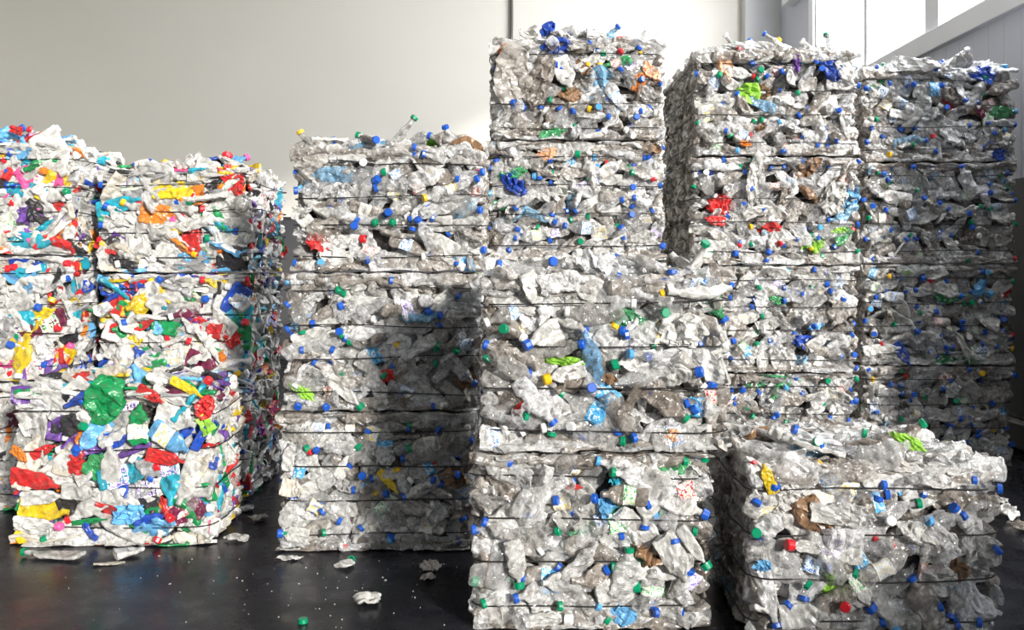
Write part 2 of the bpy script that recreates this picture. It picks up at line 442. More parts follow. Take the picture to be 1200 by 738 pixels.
E3 = np.eye(3)
def make_bale(label, kind, px0, px1, Y, depth, z0, z1, seed, group, top=False, sides='LR', nfront=100, heroes=(), yaw=0.0, wires=4, dense=1.0, topfill=1.0):
    rng = np.random.default_rng(seed)
    if not top: z1 += .007
    x0, x1 = wx(px0, Y), wx(px1, Y); w, h, d = x1 - x0, z1 - z0, depth
    root = bpy.data.objects.new('plastic_bale', None); COL.objects.link(root)
    root.empty_display_size = .2
    cx, cy = (x0 + x1) / 2, Y + d / 2
    root.location = (cx, cy, z0); root.rotation_euler = (0, 0, math.radians(yaw))
    tag(root, label, 'bale', group)
    zw = [h * f for f in ([.13, .38, .62, .87] if wires == 4 else np.linspace(.12, .88, wires))]
    def bulge(z):
        e = sorted([-.12 * h] + zw + [1.12 * h]); k = max(0, min(len(e) - 2, int(np.searchsorted(e, z)) - 1))
        return math.sin(math.pi * min(1, max(0, (z - e[k]) / (e[k + 1] - e[k]))))
    pal = PAL[kind]
    def random_angle(layer=.6):
        return (rng.normal() * .38 if rng.random() < layer else rng.uniform(-1.57, 1.57)) + (math.pi if rng.random() < .5 else 0)
    # hand-set items first
    taken = []
    npart = 0
    for hh in heroes:
        hx, hy, hkind, idx, hmat, ang, lpx, wpx = hh[:8]; opt = hh[8] if len(hh) > 8 else {}
        out = opt.get('out', .03)
        Yp = Y - out
        lx, lz = wx(hx, Yp) - cx, wz(hy, Yp) - z0
        e = LIB[hkind][idx % len(LIB[hkind])]
        sx = lpx * Yp / F_PX / e['size'][0]; sy = wpx * Yp / F_PX / e['size'][1]; sz = opt.get('thick', min(1.0, (sx + sy) / 2))
        R = orient(rng, E3[0], E3[2], -E3[1], math.radians(ang), opt.get('tip', .12), opt.get('tilt', 0.0))
        b_ = ((e['bnd'] if opt.get('cap') else e['lo'][0]) * [sx, sy, sz]) @ R.T; lo_, hi_ = b_.min(0), b_.max(0)
        if not opt.get('free'):
            if not top: lz = min(lz, h - .003 - hi_[2])
            lz = max(lz, .004 - lo_[2]); lx = min(max(lx, -w / 2 - .05 - lo_[0]), w / 2 + .05 - hi_[0])
        place_item(root, e, hmat, R, np.array([lx, -d / 2 - out + .012, lz]), opt.get('cap'), opt.get('lab'), (sx, sy, sz), opt.get('label'))
        taken.append((lx, lz, lpx * Yp / F_PX * .42, wpx * Yp / F_PX * .42, math.radians(ang))); npart += 1
    def blocked(x, z):
        for hx, hz, a, b, an in taken:
            dx, dz = x - hx, z - hz; p = dx * math.cos(an) + dz * math.sin(an); q = -dx * math.sin(an) + dz * math.cos(an)
            if (p / (a * .9)) ** 2 + (q / (b * .9)) ** 2 < 1: return True
        return False
    def fit(R, e, s_, t, free_top, mg=.003):
        b = (e['bnd'] * s_) @ R.T; lo, hi = b.min(0), b.max(0); t = np.array(t, float)
        if hi[2] + t[2] > h - mg and not free_top: t[2] = h - mg - hi[2]
        if lo[2] + t[2] < .002: t[2] = .002 - lo[2]
        if hi[0] + t[0] > w / 2 + .03: t[0] = w / 2 + .03 - hi[0]
        if lo[0] + t[0] < -w / 2 - .03: t[0] = -w / 2 - .03 - lo[0]
        if hi[1] + t[1] > d / 2: t[1] = d / 2 - hi[1]
        return t
    front = spread(rng, int(nfront * 1.0), w - .04, h - .05)
    ntop = 14 if top else 0
    budget = nfront - npart - ntop
    rest = []
    def item_frame(x, zl, layer):
        edge = max(0, abs(x) - (w / 2 - .10)) / .10
        return .012 + layer - .030 * bulge(zl) + .045 * edge ** 2
    for i, (x, zc) in enumerate(front):
        zl = zc + h / 2
        if blocked(x, zl): continue
        if budget <= 0: rest.append((x, zl)); continue
        kd, mt, _ = pick(rng, pal); e = LIB[kd][rng.integers(len(LIB[kd]))]
        rr = rng.random()
        if rr < .13 and kd in ('pet', 'tub'): ang, tip, tilt = random_angle(), rng.choice([-1, 1]) * rng.uniform(1.0, 1.5), rng.uniform(-1, 1)
        elif rr < .5: ang, tip, tilt = random_angle(.75), rng.uniform(-.15, .4), rng.normal() * .7
        else: ang, tip, tilt = random_angle(.55), rng.uniform(-.1, .35), rng.normal() * .28
        dep = item_frame(x, zl, rng.uniform(-.006, .03))
        # keep the length inside the face
        half = e['size'][0] / 2 * abs(math.cos(ang)) * abs(math.cos(tip)); xm = w / 2 + .035 - half
        x = max(-xm, min(xm, x)) if xm > 0 else 0
        hz = e['size'][0] / 2 * abs(math.sin(ang)) * abs(math.cos(tip)); zm0, zm1 = hz + .005, h + (.05 if top else .0) - hz
        zl = max(zm0, min(zm1, zl)) if zm1 > zm0 else h / 2
        if abs(tip) > .9: dep += .035
        R = orient(rng, E3[0], E3[2], -E3[1], ang, tip, tilt)
        cap = pick(rng, CAPP[kind])[0] if rng.random() < (.8 if kd == 'pet' else .5) else None
        lab = LABP[kind][rng.integers(len(LABP[kind]))] if rng.random() < (.17 if kd == 'pet' else .16) else None
        s_ = rng.uniform(.85, 1.15) * (1.12 if kind == 'mix' else .86 if Y > 5.2 else .95)
        t_ = fit(R, e, s_, np.array([x, -d / 2 + dep, zl]), top)
        place_item(root, e, mt, R, t_, cap, lab, (s_, s_, s_))
        budget -= 1
    if top:
        for i in range(ntop + max(0, budget)):
            kd, mt, _ = pick(rng, pal); e = LIB[kd][rng.integers(len(LIB[kd]))]
            x = rng.uniform(-.46, .46) * w; y = -d / 2 + rng.uniform(.03, .30)
            R = orient(rng, E3[0], E3[1], E3[2], random_angle(.6), rng.uniform(-.1, .3) if rng.random() < .7 else rng.uniform(.3, 1.0), rng.normal() * .5)
            cap = pick(rng, CAPP[kind])[0] if rng.random() < .6 else None
            place_item(root, e, mt, R, fit(R, e, 1, np.array([x, y, h + rng.uniform(-.01, .03) + .06 * math.cos(math.pi * x / w) ** .7]), True), cap, None)
    # the uncountable rest
    Vs, Qs, Ms, Rs = [], [], [], []; off = 0
    cV, cQ = core_mesh(rng, w, d, h); Vs.append(cV); Qs.append(cQ); Ms.append(np.zeros(len(cQ), int)); Rs.append(np.zeros(len(cV))); off = len(cV)
    def add_stuff(R, t, s_=1.0, force=None, press=False):
        nonlocal off
        kd, mt, _ = force or pick(rng, pal); e = LIB[kd][rng.integers(len(LIB[kd]))]
        V, Q = e['lo']
        if not press: t = fit(R, e, s_, t, top)
        W_ = (V * s_) @ R.T + t
        if press:                                   # squeezed flat where one bale bears on the next
            W_[:, 2] = np.clip(W_[:, 2], .002 + .010 * (.5 + .5 * np.sin(W_[:, 0] * 23 + seed)) ** 2, h - .002 - .012 * (.5 + .5 * np.sin(W_[:, 0] * 31 + W_[:, 1] * 17 + seed)) ** 2 if not top else 9); W_[:, 0] = np.clip(W_[:, 0], -w / 2 - .03, w / 2 + .03)
        Vs.append(W_); Qs.append(Q + off); Ms.append(np.full(len(Q), SIDX[mt])); Rs.append(np.full(len(V), rng.random())); off += len(V)
    for x, zc in spread(rng, int(50 * dense), w - .08, h - .06):
        zl = zc + h / 2
        R = orient(rng, E3[0], E3[2], -E3[1], random_angle(.7), rng.uniform(-.3, .3), rng.normal() * .6)
        x = max(-w / 2 + .1, min(w / 2 - .1, x))
        add_stuff(R, np.array([x, -d / 2 + item_frame(x, zl, .07), min(max(zl, .05), h - .04)]))
    for sd, sg in (('L', -1), ('R', 1)):
        if sd not in sides: continue
        for y, zc in spread(rng, int(110 * dense * max(1, d / .9)), d - .08, h - .05):
            zl = zc + h / 2
            R = orient(rng, E3[1], E3[2], sg * E3[0], random_angle(.7), rng.uniform(-.25, .3), rng.normal() * .75)
            add_stuff(R, np.array([sg * (w / 2 - .04 + .025 * bulge(zl)), max(-d / 2 + .11, min(d / 2 - .1, y)), min(max(zl, .045), h - .03)]), rng.uniform(.65, 1.0),
                      force=(('pet', 'dirt_shade', 1) if rng.random() < .7 and kind == 'pet' else None))  # mostly the brown stained plastic, painting the side faces as dark as shade
    for z_ in (.012, h - .012):
        for x in np.linspace(-w / 2 + .08, w / 2 - .08, 14):
            R = orient(rng, E3[0], E3[2], -E3[1], rng.normal() * .05, rng.normal() * .1, rng.normal() * .25 + 1.57)
            add_stuff(R, np.array([x + rng.normal() * .02, -d / 2 + rng.uniform(-.005, .035), z_ + rng.normal() * .01]), rng.uniform(.7, 1.0), force=(('pet', ('clear', 'milky', 'dirt_shade')[rng.integers(3)], 1) if kind == 'pet' else None), press=True)
    for z_, sg in ((.035, 1), (h - .035, 1)):
        for x in np.linspace(-w / 2 + .1, w / 2 - .1, 11):
            R = orient(rng, E3[0], E3[2], -E3[1], rng.normal() * .10, rng.normal() * .1, rng.normal() * .9)
            add_stuff(R, np.array([x + rng.normal() * .02, -d / 2 + rng.uniform(-.01, .025), z_]), rng.uniform(.8, 1.1), force=(('pet', 'dirt_shade', 1) if kind == 'pet' and rng.random() < .4 else None), press=True)
        for sd, sx in (('L', -1), ('R', 1)):
            for y in np.linspace(-d / 2 + .1, d / 2 - .1, 10):
                if top and z_ > h / 2: continue
                R = orient(rng, E3[1], E3[2], sx * E3[0], rng.normal() * .12, rng.normal() * .1, rng.normal() * .9)
                add_stuff(R, np.array([sx * (w / 2 - .04), y, z_]), rng.uniform(.7, 1.0), press=True)
    nt = int((95 if top else 40) * dense * topfill)
    for x, y in spread(rng, nt, w - .06, d - .06, 1):
        R = orient(rng, E3[0], E3[1], E3[2], random_angle(.5), rng.uniform(-.15, .2), rng.normal() * .5)
        dome = math.cos(math.pi * x / w) * math.cos(math.pi * y / d) if top else 0
        zt = h - .012 + (rng.uniform(-.015, .03) + .055 * dome if top else -.02)
        add_stuff(R, np.array([x * .9, y * .9, zt]), 1.0)
    me = mesh_from('crushed_bottles', np.concatenate(Vs), np.concatenate(Qs), [M[k] for k in STUFF_MATS], False, np.concatenate(Ms), np.concatenate(Rs))
    so = obj('crushed_bottles', me, root); so['kind'] = 'stuff'
    for z in zw:
        wo = obj('tie_wire', wire_mesh(rng, w + .05, d + .06), root); wo.location = (0, 0, z)
    return root

# ------------------------------------------------------------------ the bales
GP, GM = 'bales of clear drink bottles', 'bales of coloured plastic containers'
H = {k: [] for k in 'A3 A2 A1 B3 B2 B1 C D3 D2 D1 E2 E1 K4 K3 F4 F3 F2 G4 G3 G2 H'.split()}
def hero(b, *a): H[b].append(a)
# far left stack
hero('A3', 22, 176, 'jug', 3, 'sky', 10, 34, 26)
hero('A3', 18, 152, 'tub', 1, 'red', -15, 16, 12)
hero('A3', 62, 180, 'jug', 1, 'white', -60, 62, 38)
hero('A3', 40, 221, 'jug', 4, 'teal', -3, 34, 16)
hero('A3', 38, 282, 'jug', 7, 'teal', -4, 60, 20)
hero('A2', 22, 324, 'tub', 2, 'sky', -22, 46, 26)
hero('A2', 48, 368, 'jug', 2, 'yellow', 20, 36, 15)
hero('A2', 20, 352, 'jug', 5, 'white', -15, 56, 24, {'cap': 'blue'})
hero('A2', 14, 426, 'jug', 8, 'pink', 8, 34, 10)
hero('A2', 44, 410, 'bag', 3, 'milky', 30, 40, 34)
hero('A1', 28, 474, 'jug', 11, 'blue', 70, 26, 12)
# stack beside it
hero('B3', 138, 240, 'jug', 10, 'teal', 14, 56, 19)
hero('B3', 153, 287, 'bag', 5, 'white', -10, 52, 40)
hero('B3', 226, 283, 'jug', 4, 'red', -70, 38, 24)
hero('B3', 118, 290, 'jug', 13, 'red', -30, 30, 14)
hero('B3', 226, 230, 'tub', 3, 'orange', 15, 36, 24)
hero('B3', 195, 222, 'jug', 14, 'yellow', -35, 38, 15)
hero('B3', 196, 272, 'jug', 5, 'yellow', 3, 40, 16)
hero('B3', 271, 210, 'bag', 6, 'red', -60, 44, 26)
hero('B3', 252, 256, 'jug', 2, 'green', -45, 36, 20)
hero('B2', 157, 333, 'bag', 7, 'red', 12, 32, 18)
hero('B3', 220, 308, 'tub', 4, 'grey', 0, 52, 20)
hero('B3', 268, 308, 'tub', 0, 'black', 5, 46, 30)
hero('B2', 186, 342, 'jug', 8, 'yellow', -45, 38, 12)
hero('B2', 183, 357, 'jug', 16, 'teal', -20, 28, 16)
hero('B2', 222, 347, 'jug', 11, 'green', -5, 30, 14)
hero('B2', 152, 365, 'jug', 7, 'green', -30, 34, 14)
hero('B2', 165, 381, 'jug', 10, 'red', 22, 34, 13)
hero('B2', 135, 384, 'jug', 1, 'red', 10, 28, 12)
hero('B2', 252, 388, 'tub', 5, 'red', -10, 22, 22)
hero('B2', 270, 394, 'bag', 9, 'red', -60, 34, 24)
hero('B2', 228, 375, 'jug', 14, 'red', 0, 30, 11)
hero('B2', 238, 428, 'jug', 17, 'maroon', -25, 46, 26)
hero('B2', 157, 400, 'jug', 13, 'yellow', 15, 22, 16)
hero('B2', 181, 397, 'tub', 3, 'white', -60, 24, 18)
# front left bale
hero('C', 122, 468, 'bag', 2, 'green', 75, 62, 50, {'out': .07, 'label': 'big crumpled green bag'})
hero('C', 161, 497, 'jug', 4, 'green', 88, 50, 26, {'out': .06, 'lab': 'white', 'label': 'green bottle with a white label'})
hero('C', 199, 515, 'jug', 7, 'sky', -32, 54, 25, {'out': .06, 'lab': 'yellow', 'label': 'light blue bottle with a pale label'})
hero('C', 193, 537, 'jug', 10, 'red', -10, 48, 17, {'out': .05, 'label': 'flat red bottle'})
hero('C', 206, 490, 'jug', 3, 'white', -18, 52, 30, {'out': .045})
hero('C', 239, 478, 'bag', 4, 'red', 60, 34, 24, {'out': .06})
hero('C', 219, 455, 'jug', 5, 'yellow', -28, 46, 11, {'out': .05})
hero('C', 255, 498, 'tub', 1, 'lime', -55, 24, 20, {'out': .05, 'label': 'lime green tub'})
hero('C', 176, 463, 'jug', 14, 'red', -30, 36, 14, {'out': .05})
hero('C', 200, 466, 'jug', 16, 'white', -25, 50, 14, {'out': .045})
hero('C', 88, 539, 'jug', 11, 'red', 75, 38, 18, {'out': .05})
hero('C', 40, 563, 'jug', 13, 'red', -12, 62, 22, {'out': .05})
hero('C', 76, 538, 'jug', 8, 'cream', 70, 40, 24, {'out': .03})
hero('C', 112, 545, 'pet', 6, 'greenclear', 50, 34, 28, {'out': .03})
hero('C', 48, 583, 'jug', 2, 'white', 5, 56, 18, {'out': .04})
hero('C', 93, 577, 'jug', 17, 'white', -5, 44, 20, {'out': .05})
hero('C', 130, 585, 'jug', 5, 'white', -15, 50, 16, {'out': .04})
hero('C', 42, 614, 'jug', 16, 'white', -4, 58, 14, {'out': .05, 'cap': 'pink'})
hero('C', 104, 611, 'jug', 14, 'green', 8, 46, 7, {'out': .04})
hero('C', 150, 603, 'bag', 8, 'sky', 10, 46, 26, {'out': .05})
hero('C', 176, 608, 'jug', 7, 'blue', 12, 44, 12, {'out': .05})
hero('C', 144, 572, 'jug', 1, 'blue', -75, 26, 12, {'out': .04})
hero('C', 22, 533, 'jug', 4, 'orange', -40, 26, 12, {'out': .05})
hero('C', 214, 590, 'jug', 12, 'clear', 30, 56, 34, {'out': .03, 'lab': 'red'})
hero('C', 160, 575, 'bag', 1, 'grey', 0, 40, 20, {'out': .02})
hero('C', 50, 528, 'jug', 13, 'red', 25, 34, 12, {'out': .04})
hero('C', 136, 515, 'jug', 10, 'blue', 15, 30, 20, {'out': .03})
hero('C', 95, 510, 'tub', 2, 'orange', 40, 26, 18, {'out': .03})
hero('C', 235, 512, 'jug', 8, 'blue', 60, 36, 12, {'out': .04})
hero('C', 55, 470, 'bag', 10, 'milky', 50, 56, 40, {'out': .02})
# middle stack
hero('D3', 368, 187, 'pet', 4, 'dirt_shade', 60, 46, 34, {'out': .03})
hero('D3', 425, 205, 'pet', 7, 'clear', 3, 52, 24, {'cap': 'green'})
hero('D3', 500, 207, 'pet', 9, 'milky', 20, 46, 24)
hero('D3', 432, 290, 'pet', 12, 'clear', 75, 36, 22, {'lab': 'red'})
hero('D3', 540, 240, 'pet', 2, 'clear', -20, 50, 26, {'cap': 'blue'})
hero('D3', 352, 252, 'jug', 6, 'white', 130, 28, 20, {'out': .05})
hero('D2', 353, 459, 'bag', 11, 'lime', -32, 40, 13, {'label': 'bright green crumpled film'})
hero('D2', 404, 341, 'bag', 5, 'white', 20, 50, 30)
hero('D2', 404, 484, 'jug', 2, 'white', -42, 50, 15, {'cap': 'green', 'out': .05})
hero('D2', 452, 441, 'bag', 9, 'red', 15, 26, 18)
hero('D2', 365, 393, 'jug', 16, 'white', 20, 50, 18)
hero('D1', 451, 515, 'pet', 15, 'clear', 85, 38, 20, {'lab': 'sky'})
hero('D1', 455, 565, 'jug', 5, 'yellow', -48, 36, 10)
hero('D1', 405, 545, 'jug', 8, 'white', 55, 36, 16)
hero('D1', 342, 573, 'jug', 1, 'cream', -15, 28, 22)
hero('D1', 338, 535, 'jug', 14, 'white', 80, 36, 16, {'out': .04})
hero('D1', 345, 627, 'jug', 10, 'white', 170, 34, 20, {'cap': 'blue', 'out': .05})
hero('D1', 335, 607, 'pet', 3, 'milky', -110, 36, 18, {'cap': 'green', 'out': .05})
# front centre stack
hero('E2', 662, 424, 'bag', 11, 'lime', -4, 50, 13, {'label': 'bright green strip of film'})
hero('E2', 664, 438, 'jug', 16, 'white', 195, 48, 20, {'cap': 'yellow', 'out': .05, 'label': 'white bottle with a yellow cap'})
hero('E2', 608, 481, 'bag', 9, 'red', 55, 30, 13)
hero('E2', 779, 338, 'jug', 7, 'blue', -75, 24, 11)
hero('E2', 697, 368, 'pet', 8, 'clear', 185, 66, 30, {'cap': 'white', 'out': .05})
hero('E2', 661, 330, 'pet', 13, 'milky', 8, 62, 28, {'out': .04})
hero('E2', 745, 422, 'jug', 9, 'white', 190, 50, 22, {'cap': 'green'})
hero('E2', 787, 512, 'bag', 12, 'peach', 50, 24, 18)
hero('E2', 800, 388, 'bag', 3, 'white', 10, 60, 44)
hero('E2', 714, 444, 'bag', 7, 'brown', -10, 24, 14)
hero('E2', 627, 470, 'pet', 10, 'milky', -50, 66, 26, {'cap': 'blue', 'out': .05})
hero('E2', 600, 432, 'pet', 5, 'clear', -32, 68, 26, {'out': .04})
hero('E2', 585, 513, 'jug', 3, 'white', 5, 40, 26, {'lab': 'blue'})
hero('E1', 674, 571, 'jug', 5, 'red', -4, 20, 7)
hero('E1', 791, 655, 'jug', 15, 'white', -62, 62, 36, {'out': .06, 'label': 'long flattened white bottle'})
hero('E1', 812, 640, 'jug', 8, 'white', -55, 54, 16, {'cap': 'green', 'out': .06})
hero('E1', 682, 660, 'pet', 11, 'milky', 50, 64, 22, {'out': .05})
hero('E1', 605, 660, 'jug', 11, 'white', -80, 52, 24, {'cap': 'green', 'out': .05})
hero('E1', 735, 675, 'pet', 14, 'milky', 80, 60, 36, {'cap': 'green', 'out': .05})
hero('E1', 622, 598, 'pet', 9, 'milky', -30, 42, 38, {'out': .05})
hero('E1', 756, 560, 'pet', 16, 'clear', 170, 80, 28, {'cap': 'green', 'out': .04})
hero('E1', 722, 562, 'bag', 8, 'teal', 75, 20, 16)
hero('E1', 730, 722, 'bag', 2, 'sky', -10, 36, 24)
hero('E1', 640, 727, 'jug', 12, 'white', 5, 54, 18, {'out': .05, 'cap': 'white'})
hero('E1', 765, 688, 'pet', 1, 'clear', 90, 44, 30, {'out': .04, 'lab': 'green'})
hero('E1', 800, 690, 'pet', 18, 'clear', 92, 44, 24, {'out': .05, 'cap': 'blue'})
# back centre stack
hero('K4', 600, 92, 'bag', 10, 'dirt_shade', 85, 84, 46, {'out': .06, 'label': 'stained film hanging down'})
hero('K4', 632, 95, 'bag', 4, 'dirt_shade', 65, 70, 30, {'out': .06})
hero('K4', 704, 88, 'bag', 7, 'blueclear', 10, 32, 28, {'out': .04})
hero('K4', 748, 97, 'bag', 6, 'orange', 60, 26, 18, {'out': .03})
hero('K4', 662, 85, 'jug', 1, 'white', -70, 42, 24, {'out': .04})
hero('K4', 682, 78, 'bag', 3, 'brown', -40, 24, 16)
hero('K4', 590, 60, 'bag', 13, 'orange', 80, 22, 12, {'out': .05})
hero('K4', 764, 84, 'bag', 1, 'peach', -50, 34, 16)
hero('K4', 648, 162, 'pet', 3, 'greenclear', 8, 34, 14)
hero('K4', 622, 44, 'bag', 5, 'white', 80, 30, 26, {'out': -.05})
hero('K3', 602, 215, 'bag', 8, 'blue', -50, 42, 22, {'out': .03})
hero('K3', 600, 203, 'bag', 11, 'greenclear', 10, 40, 14, {'out': .03})
hero('K3', 641, 180, 'bag', 2, 'peach', 15, 26, 16)
hero('K3', 662, 218, 'bag', 9, 'white', 40, 34, 28)
# right tall stack
hero('F4', 878, 108, 'bag', 12, 'lime', -10, 30, 26, {'out': .03, 'label': 'lime green crumpled bag'})
hero('F4', 974, 78, 'bag', 6, 'blue', -65, 36, 22, {'out': .03})
hero('F4', 992, 84, 'jug', 3, 'white', -65, 34, 20, {'out': .05})
hero('F4', 935, 74, 'bag', 8, 'purple', 80, 22, 12)
hero('F4', 850, 78, 'bag', 5, 'peach', -70, 36, 18, {'out': .03})
hero('F4', 936, 180, 'jug', 5, 'white', 5, 36, 14)
hero('F4', 874, 168, 'bag', 11, 'orange', -15, 16, 7)
hero('F3', 886, 210, 'bag', 10, 'milky', 82, 66, 22, {'out': .08, 'free': 1, 'label': 'pale film hanging down the face'})
hero('F3', 838, 258, 'jug', 14, 'red', 170, 26, 12)
hero('F3', 978, 232, 'bag', 3, 'white', 70, 44, 30, {'out': .03})
hero('F3', 985, 270, 'bag', 9, 'lime', 10, 20, 9)
hero('F2', 911, 352, 'bag', 11, 'greenclear', -20, 22, 10)
hero('F2', 957, 382, 'bag', 7, 'sky', 15, 22, 9)
hero('F2', 880, 413, 'pet', 12, 'milky', 10, 30, 20, {'lab': 'sky'})
# far right stack
hero('G4', 1078, 76, 'jug', 16, 'white', -8, 50, 17, {'out': .04})
hero('G4', 1100, 104, 'pet', 4, 'clear', 5, 46, 20, {'lab': 'sky'})
hero('G4', 1150, 86, 'bag', 6, 'blue', -20, 34, 20)
hero('G4', 1150, 132, 'bag', 9, 'maroon', -60, 18, 10)
hero('G3', 1134, 205, 'pet', 13, 'milky', 118, 40, 18, {'cap': 'blue', 'out': .05})
hero('G3', 1048, 231, 'pet', 2, 'milky', 170, 44, 18, {'out': .03})
hero('G3', 1072, 250, 'pet', 10, 'clear', 20, 36, 18, {'lab': 'blue'})
hero('G2', 1058, 426, 'jug', 8, 'blue', -58, 32, 13, {'out': .04, 'label': 'blue bottle'})
hero('G2', 1131, 408, 'bag', 13, 'white', -68, 42, 10, {'out': .06, 'label': 'white strip of film hanging down'})
hero('G2', 1034, 409, 'jug', 5, 'white', 6, 44, 13, {'out': .03})
hero('G2', 1113, 348, 'bag', 1, 'greenclear', 5, 40, 14)
# front right bale
hero('H', 901, 561, 'jug', 5, 'yellow', 112, 40, 15, {'out': .05, 'label': 'yellow bottle'})
hero('H', 978, 605, 'jug', 15, 'white', -10, 58, 26, {'out': .06, 'label': 'flat white disc-like lid'})
hero('H', 1066, 518, 'bag', 11, 'lime', -28, 46, 16, {'out': .01})
hero('H', 944, 641, 'jug', 16, 'white', 172, 38, 16, {'cap': 'red', 'out': .06})
hero('H', 1010, 693, 'jug', 9, 'white', -62, 46, 18, {'cap': 'blue', 'lab': 'green', 'out': .05})
hero('H', 942, 722, 'jug', 1, 'white', 4, 58, 30, {'out': .06})
hero('H', 1075, 625, 'bag', 5, 'white', -20, 54, 26, {'out': .05})
hero('H', 1108, 632, 'jug', 12, 'milky', -40, 46, 24, {'out': .05})
hero('H', 1040, 535, 'pet', 5, 'clear', 20, 62, 40, {'out': .05})
hero('H', 1000, 553, 'pet', 9, 'dirt_shade', 12, 72, 26, {'out': .05})
hero('H', 930, 545, 'bag', 7, 'milky', 60, 50, 34, {'out': .03})
hero('H', 1155, 549, 'pet', 20, 'clear', 175, 60, 30, {'out': .0})
hero('H', 895, 664, 'bag', 9, 'sky', 10, 24, 16, {'out': .04})
hero('H', 885, 590, 'pet', 3, 'clear', 80, 36, 24, {'out': .03})
hero('H', 905, 615, 'pet', 7, 'milky', 50, 36, 28, {'out': .05})
hero('H', 1148, 705, 'pet', 12, 'clear', -40, 60, 26, {'out': .04})

# label, kind, px0, px1, Y, depth, z0, z1, ...
make_bale('topmost bale of coloured containers in the stack cut off by the left edge', 'mix', -64, 82, 6.28, .95, 1.70, 2.43, 21, GM, top=True, heroes=H['A3'])
make_bale('middle bale of coloured containers in the stack cut off by the left edge', 'mix', -70, 83, 6.28, .95, .86, 1.69, 22, GM, heroes=H['A2'])
make_bale('floor bale of coloured containers at the left edge, behind the low front bale', 'mix', -74, 84, 6.28, .95, 0, .85, 23, GM, heroes=H['A1'])
make_bale('topmost bale of coloured containers in the second stack from the left', 'mix', 119, 293, 6.5, 1.0, 1.58, 2.29, 24, GM, top=True, heroes=H['B3'])
make_bale('middle bale of coloured containers with red tubs, in the second stack from the left', 'mix', 118, 290, 6.5, 1.0, .80, 1.57, 25, GM, heroes=H['B2'])
make_bale('floor bale of coloured containers hidden behind the low bale with the green bag', 'mix', 118, 288, 6.5, 1.0, 0, .79, 26, GM)
make_bale('low single bale of coloured containers with a green bag and green bottle on its face', 'mix', 18, 247, 5.5, .66, 0, .90, 27, GM, top=True, heroes=H['C'])
make_bale('topmost bale of clear bottles in the three-high stack right of the coloured bales', 'pet', 347, 565, 5.4, .9, 1.60, 2.30, 31, GP, top=True, heroes=H['D3'])
make_bale('middle bale of clear bottles in the three-high stack right of the coloured bales', 'pet', 336, 560, 5.4, .9, .80, 1.59, 32, GP, heroes=H['D2'], sides='LR')
make_bale('floor bale of clear bottles in the shaded three-high stack right of the coloured bales', 'pet', 330, 553, 5.4, .9, 0, .79, 33, GP, heroes=H['D1'])
make_bale('upper bale of clear bottles in the two-high stack at front centre', 'pet', 570, 850, 4.25, .9, .80, 1.575, 41, GP, top=True, heroes=H['E2'])
make_bale('floor bale of clear bottles in the two-high stack at front centre', 'pet', 556, 828, 4.25, .9, 0, .79, 42, GP, heroes=H['E1'])
make_bale('topmost bale of clear bottles with stained film, under the wall cable', 'pet', 578, 776, 6.54, .95, 2.50, 3.19, 43, GP, top=True, heroes=H['K4'])
make_bale('second bale from the top of the tall stack under the wall cable', 'pet', 574, 776, 6.54, .95, 1.66, 2.49, 44, GP, heroes=H['K3'])
make_bale('third bale from the top of the tall stack under the wall cable', 'pet', 576, 776, 6.54, .95, .83, 1.65, 45, GP, nfront=0)
make_bale('floor bale of the tall stack under the wall cable', 'pet', 576, 776, 6.54, .95, 0, .82, 46, GP, nfront=0)
make_bale('topmost bale with a lime green bag in the tall stack left of the window', 'pet', 817, 1004, 7.08, 1.55, 2.45, 3.24, 51, GP, top=True, heroes=H['F4'])
make_bale('second bale down, with hanging pale film, in the tall stack left of the window', 'pet', 813, 1006, 7.08, 1.55, 1.63, 2.44, 52, GP, heroes=H['F3'])
make_bale('third bale from the top of the tall stack left of the window', 'pet', 812, 1003, 7.08, 1.55, .82, 1.62, 53, GP, heroes=H['F2'])
make_bale('floor bale of the tall stack left of the window', 'pet', 812, 1002, 7.08, 1.55, 0, .81, 54, GP)
make_bale('topmost bale of clear bottles in the tall stack below the window, farthest right', 'pet', 1014, 1188, 7.6, 1.0, 2.46, 3.21, 61, GP, top=True, heroes=H['G4'])
make_bale('second bale from the top of the tall stack below the window, farthest right', 'pet', 1014, 1188, 7.6, 1.0, 1.64, 2.45, 62, GP, heroes=H['G3'])
make_bale('third bale from the top, with a blue bottle, in the stack below the window', 'pet', 1013, 1186, 7.6, 1.0, .82, 1.63, 63, GP, heroes=H['G2'])
make_bale('floor bale of the tall stack below the window, farthest right', 'pet', 1013, 1184, 7.6, 1.0, 0, .81, 64, GP)
make_bale('single bale of clear bottles at front right with a yellow bottle on its face', 'pet', 882, 1168, 4.09, .9, 0, .765, 71, GP, top=True, heroes=H['H'])

# ------------------------------------------------------------------ the hall
def box_mesh(name, boxes, mats):
    Vs, Qs, off = [], [], 0
    q = np.array([[0, 1, 3, 2], [4, 6, 7, 5], [0, 4, 5, 1], [2, 3, 7, 6], [0, 2, 6, 4], [1, 5, 7, 3]])
    for (x0, y0, z0, x1, y1, z1) in boxes:
        V = np.array([[x, y, z] for x in (x0, x1) for y in (y0, y1) for z in (z0, z1)]); Vs.append(V); Qs.append(q + off); off += 8
    return mesh_from(name, np.concatenate(Vs), np.concatenate(Qs), mats, False)
def struct(name, boxes, mat, parent=None, bevel=0):
    o = obj(name, box_mesh(name, boxes, [mat]), parent)
    if parent is None: o['kind'] = 'structure'
    if bevel:
        b = o.modifiers.new('bevel', 'BEVEL'); b.width = bevel; b.segments = 2
    return o

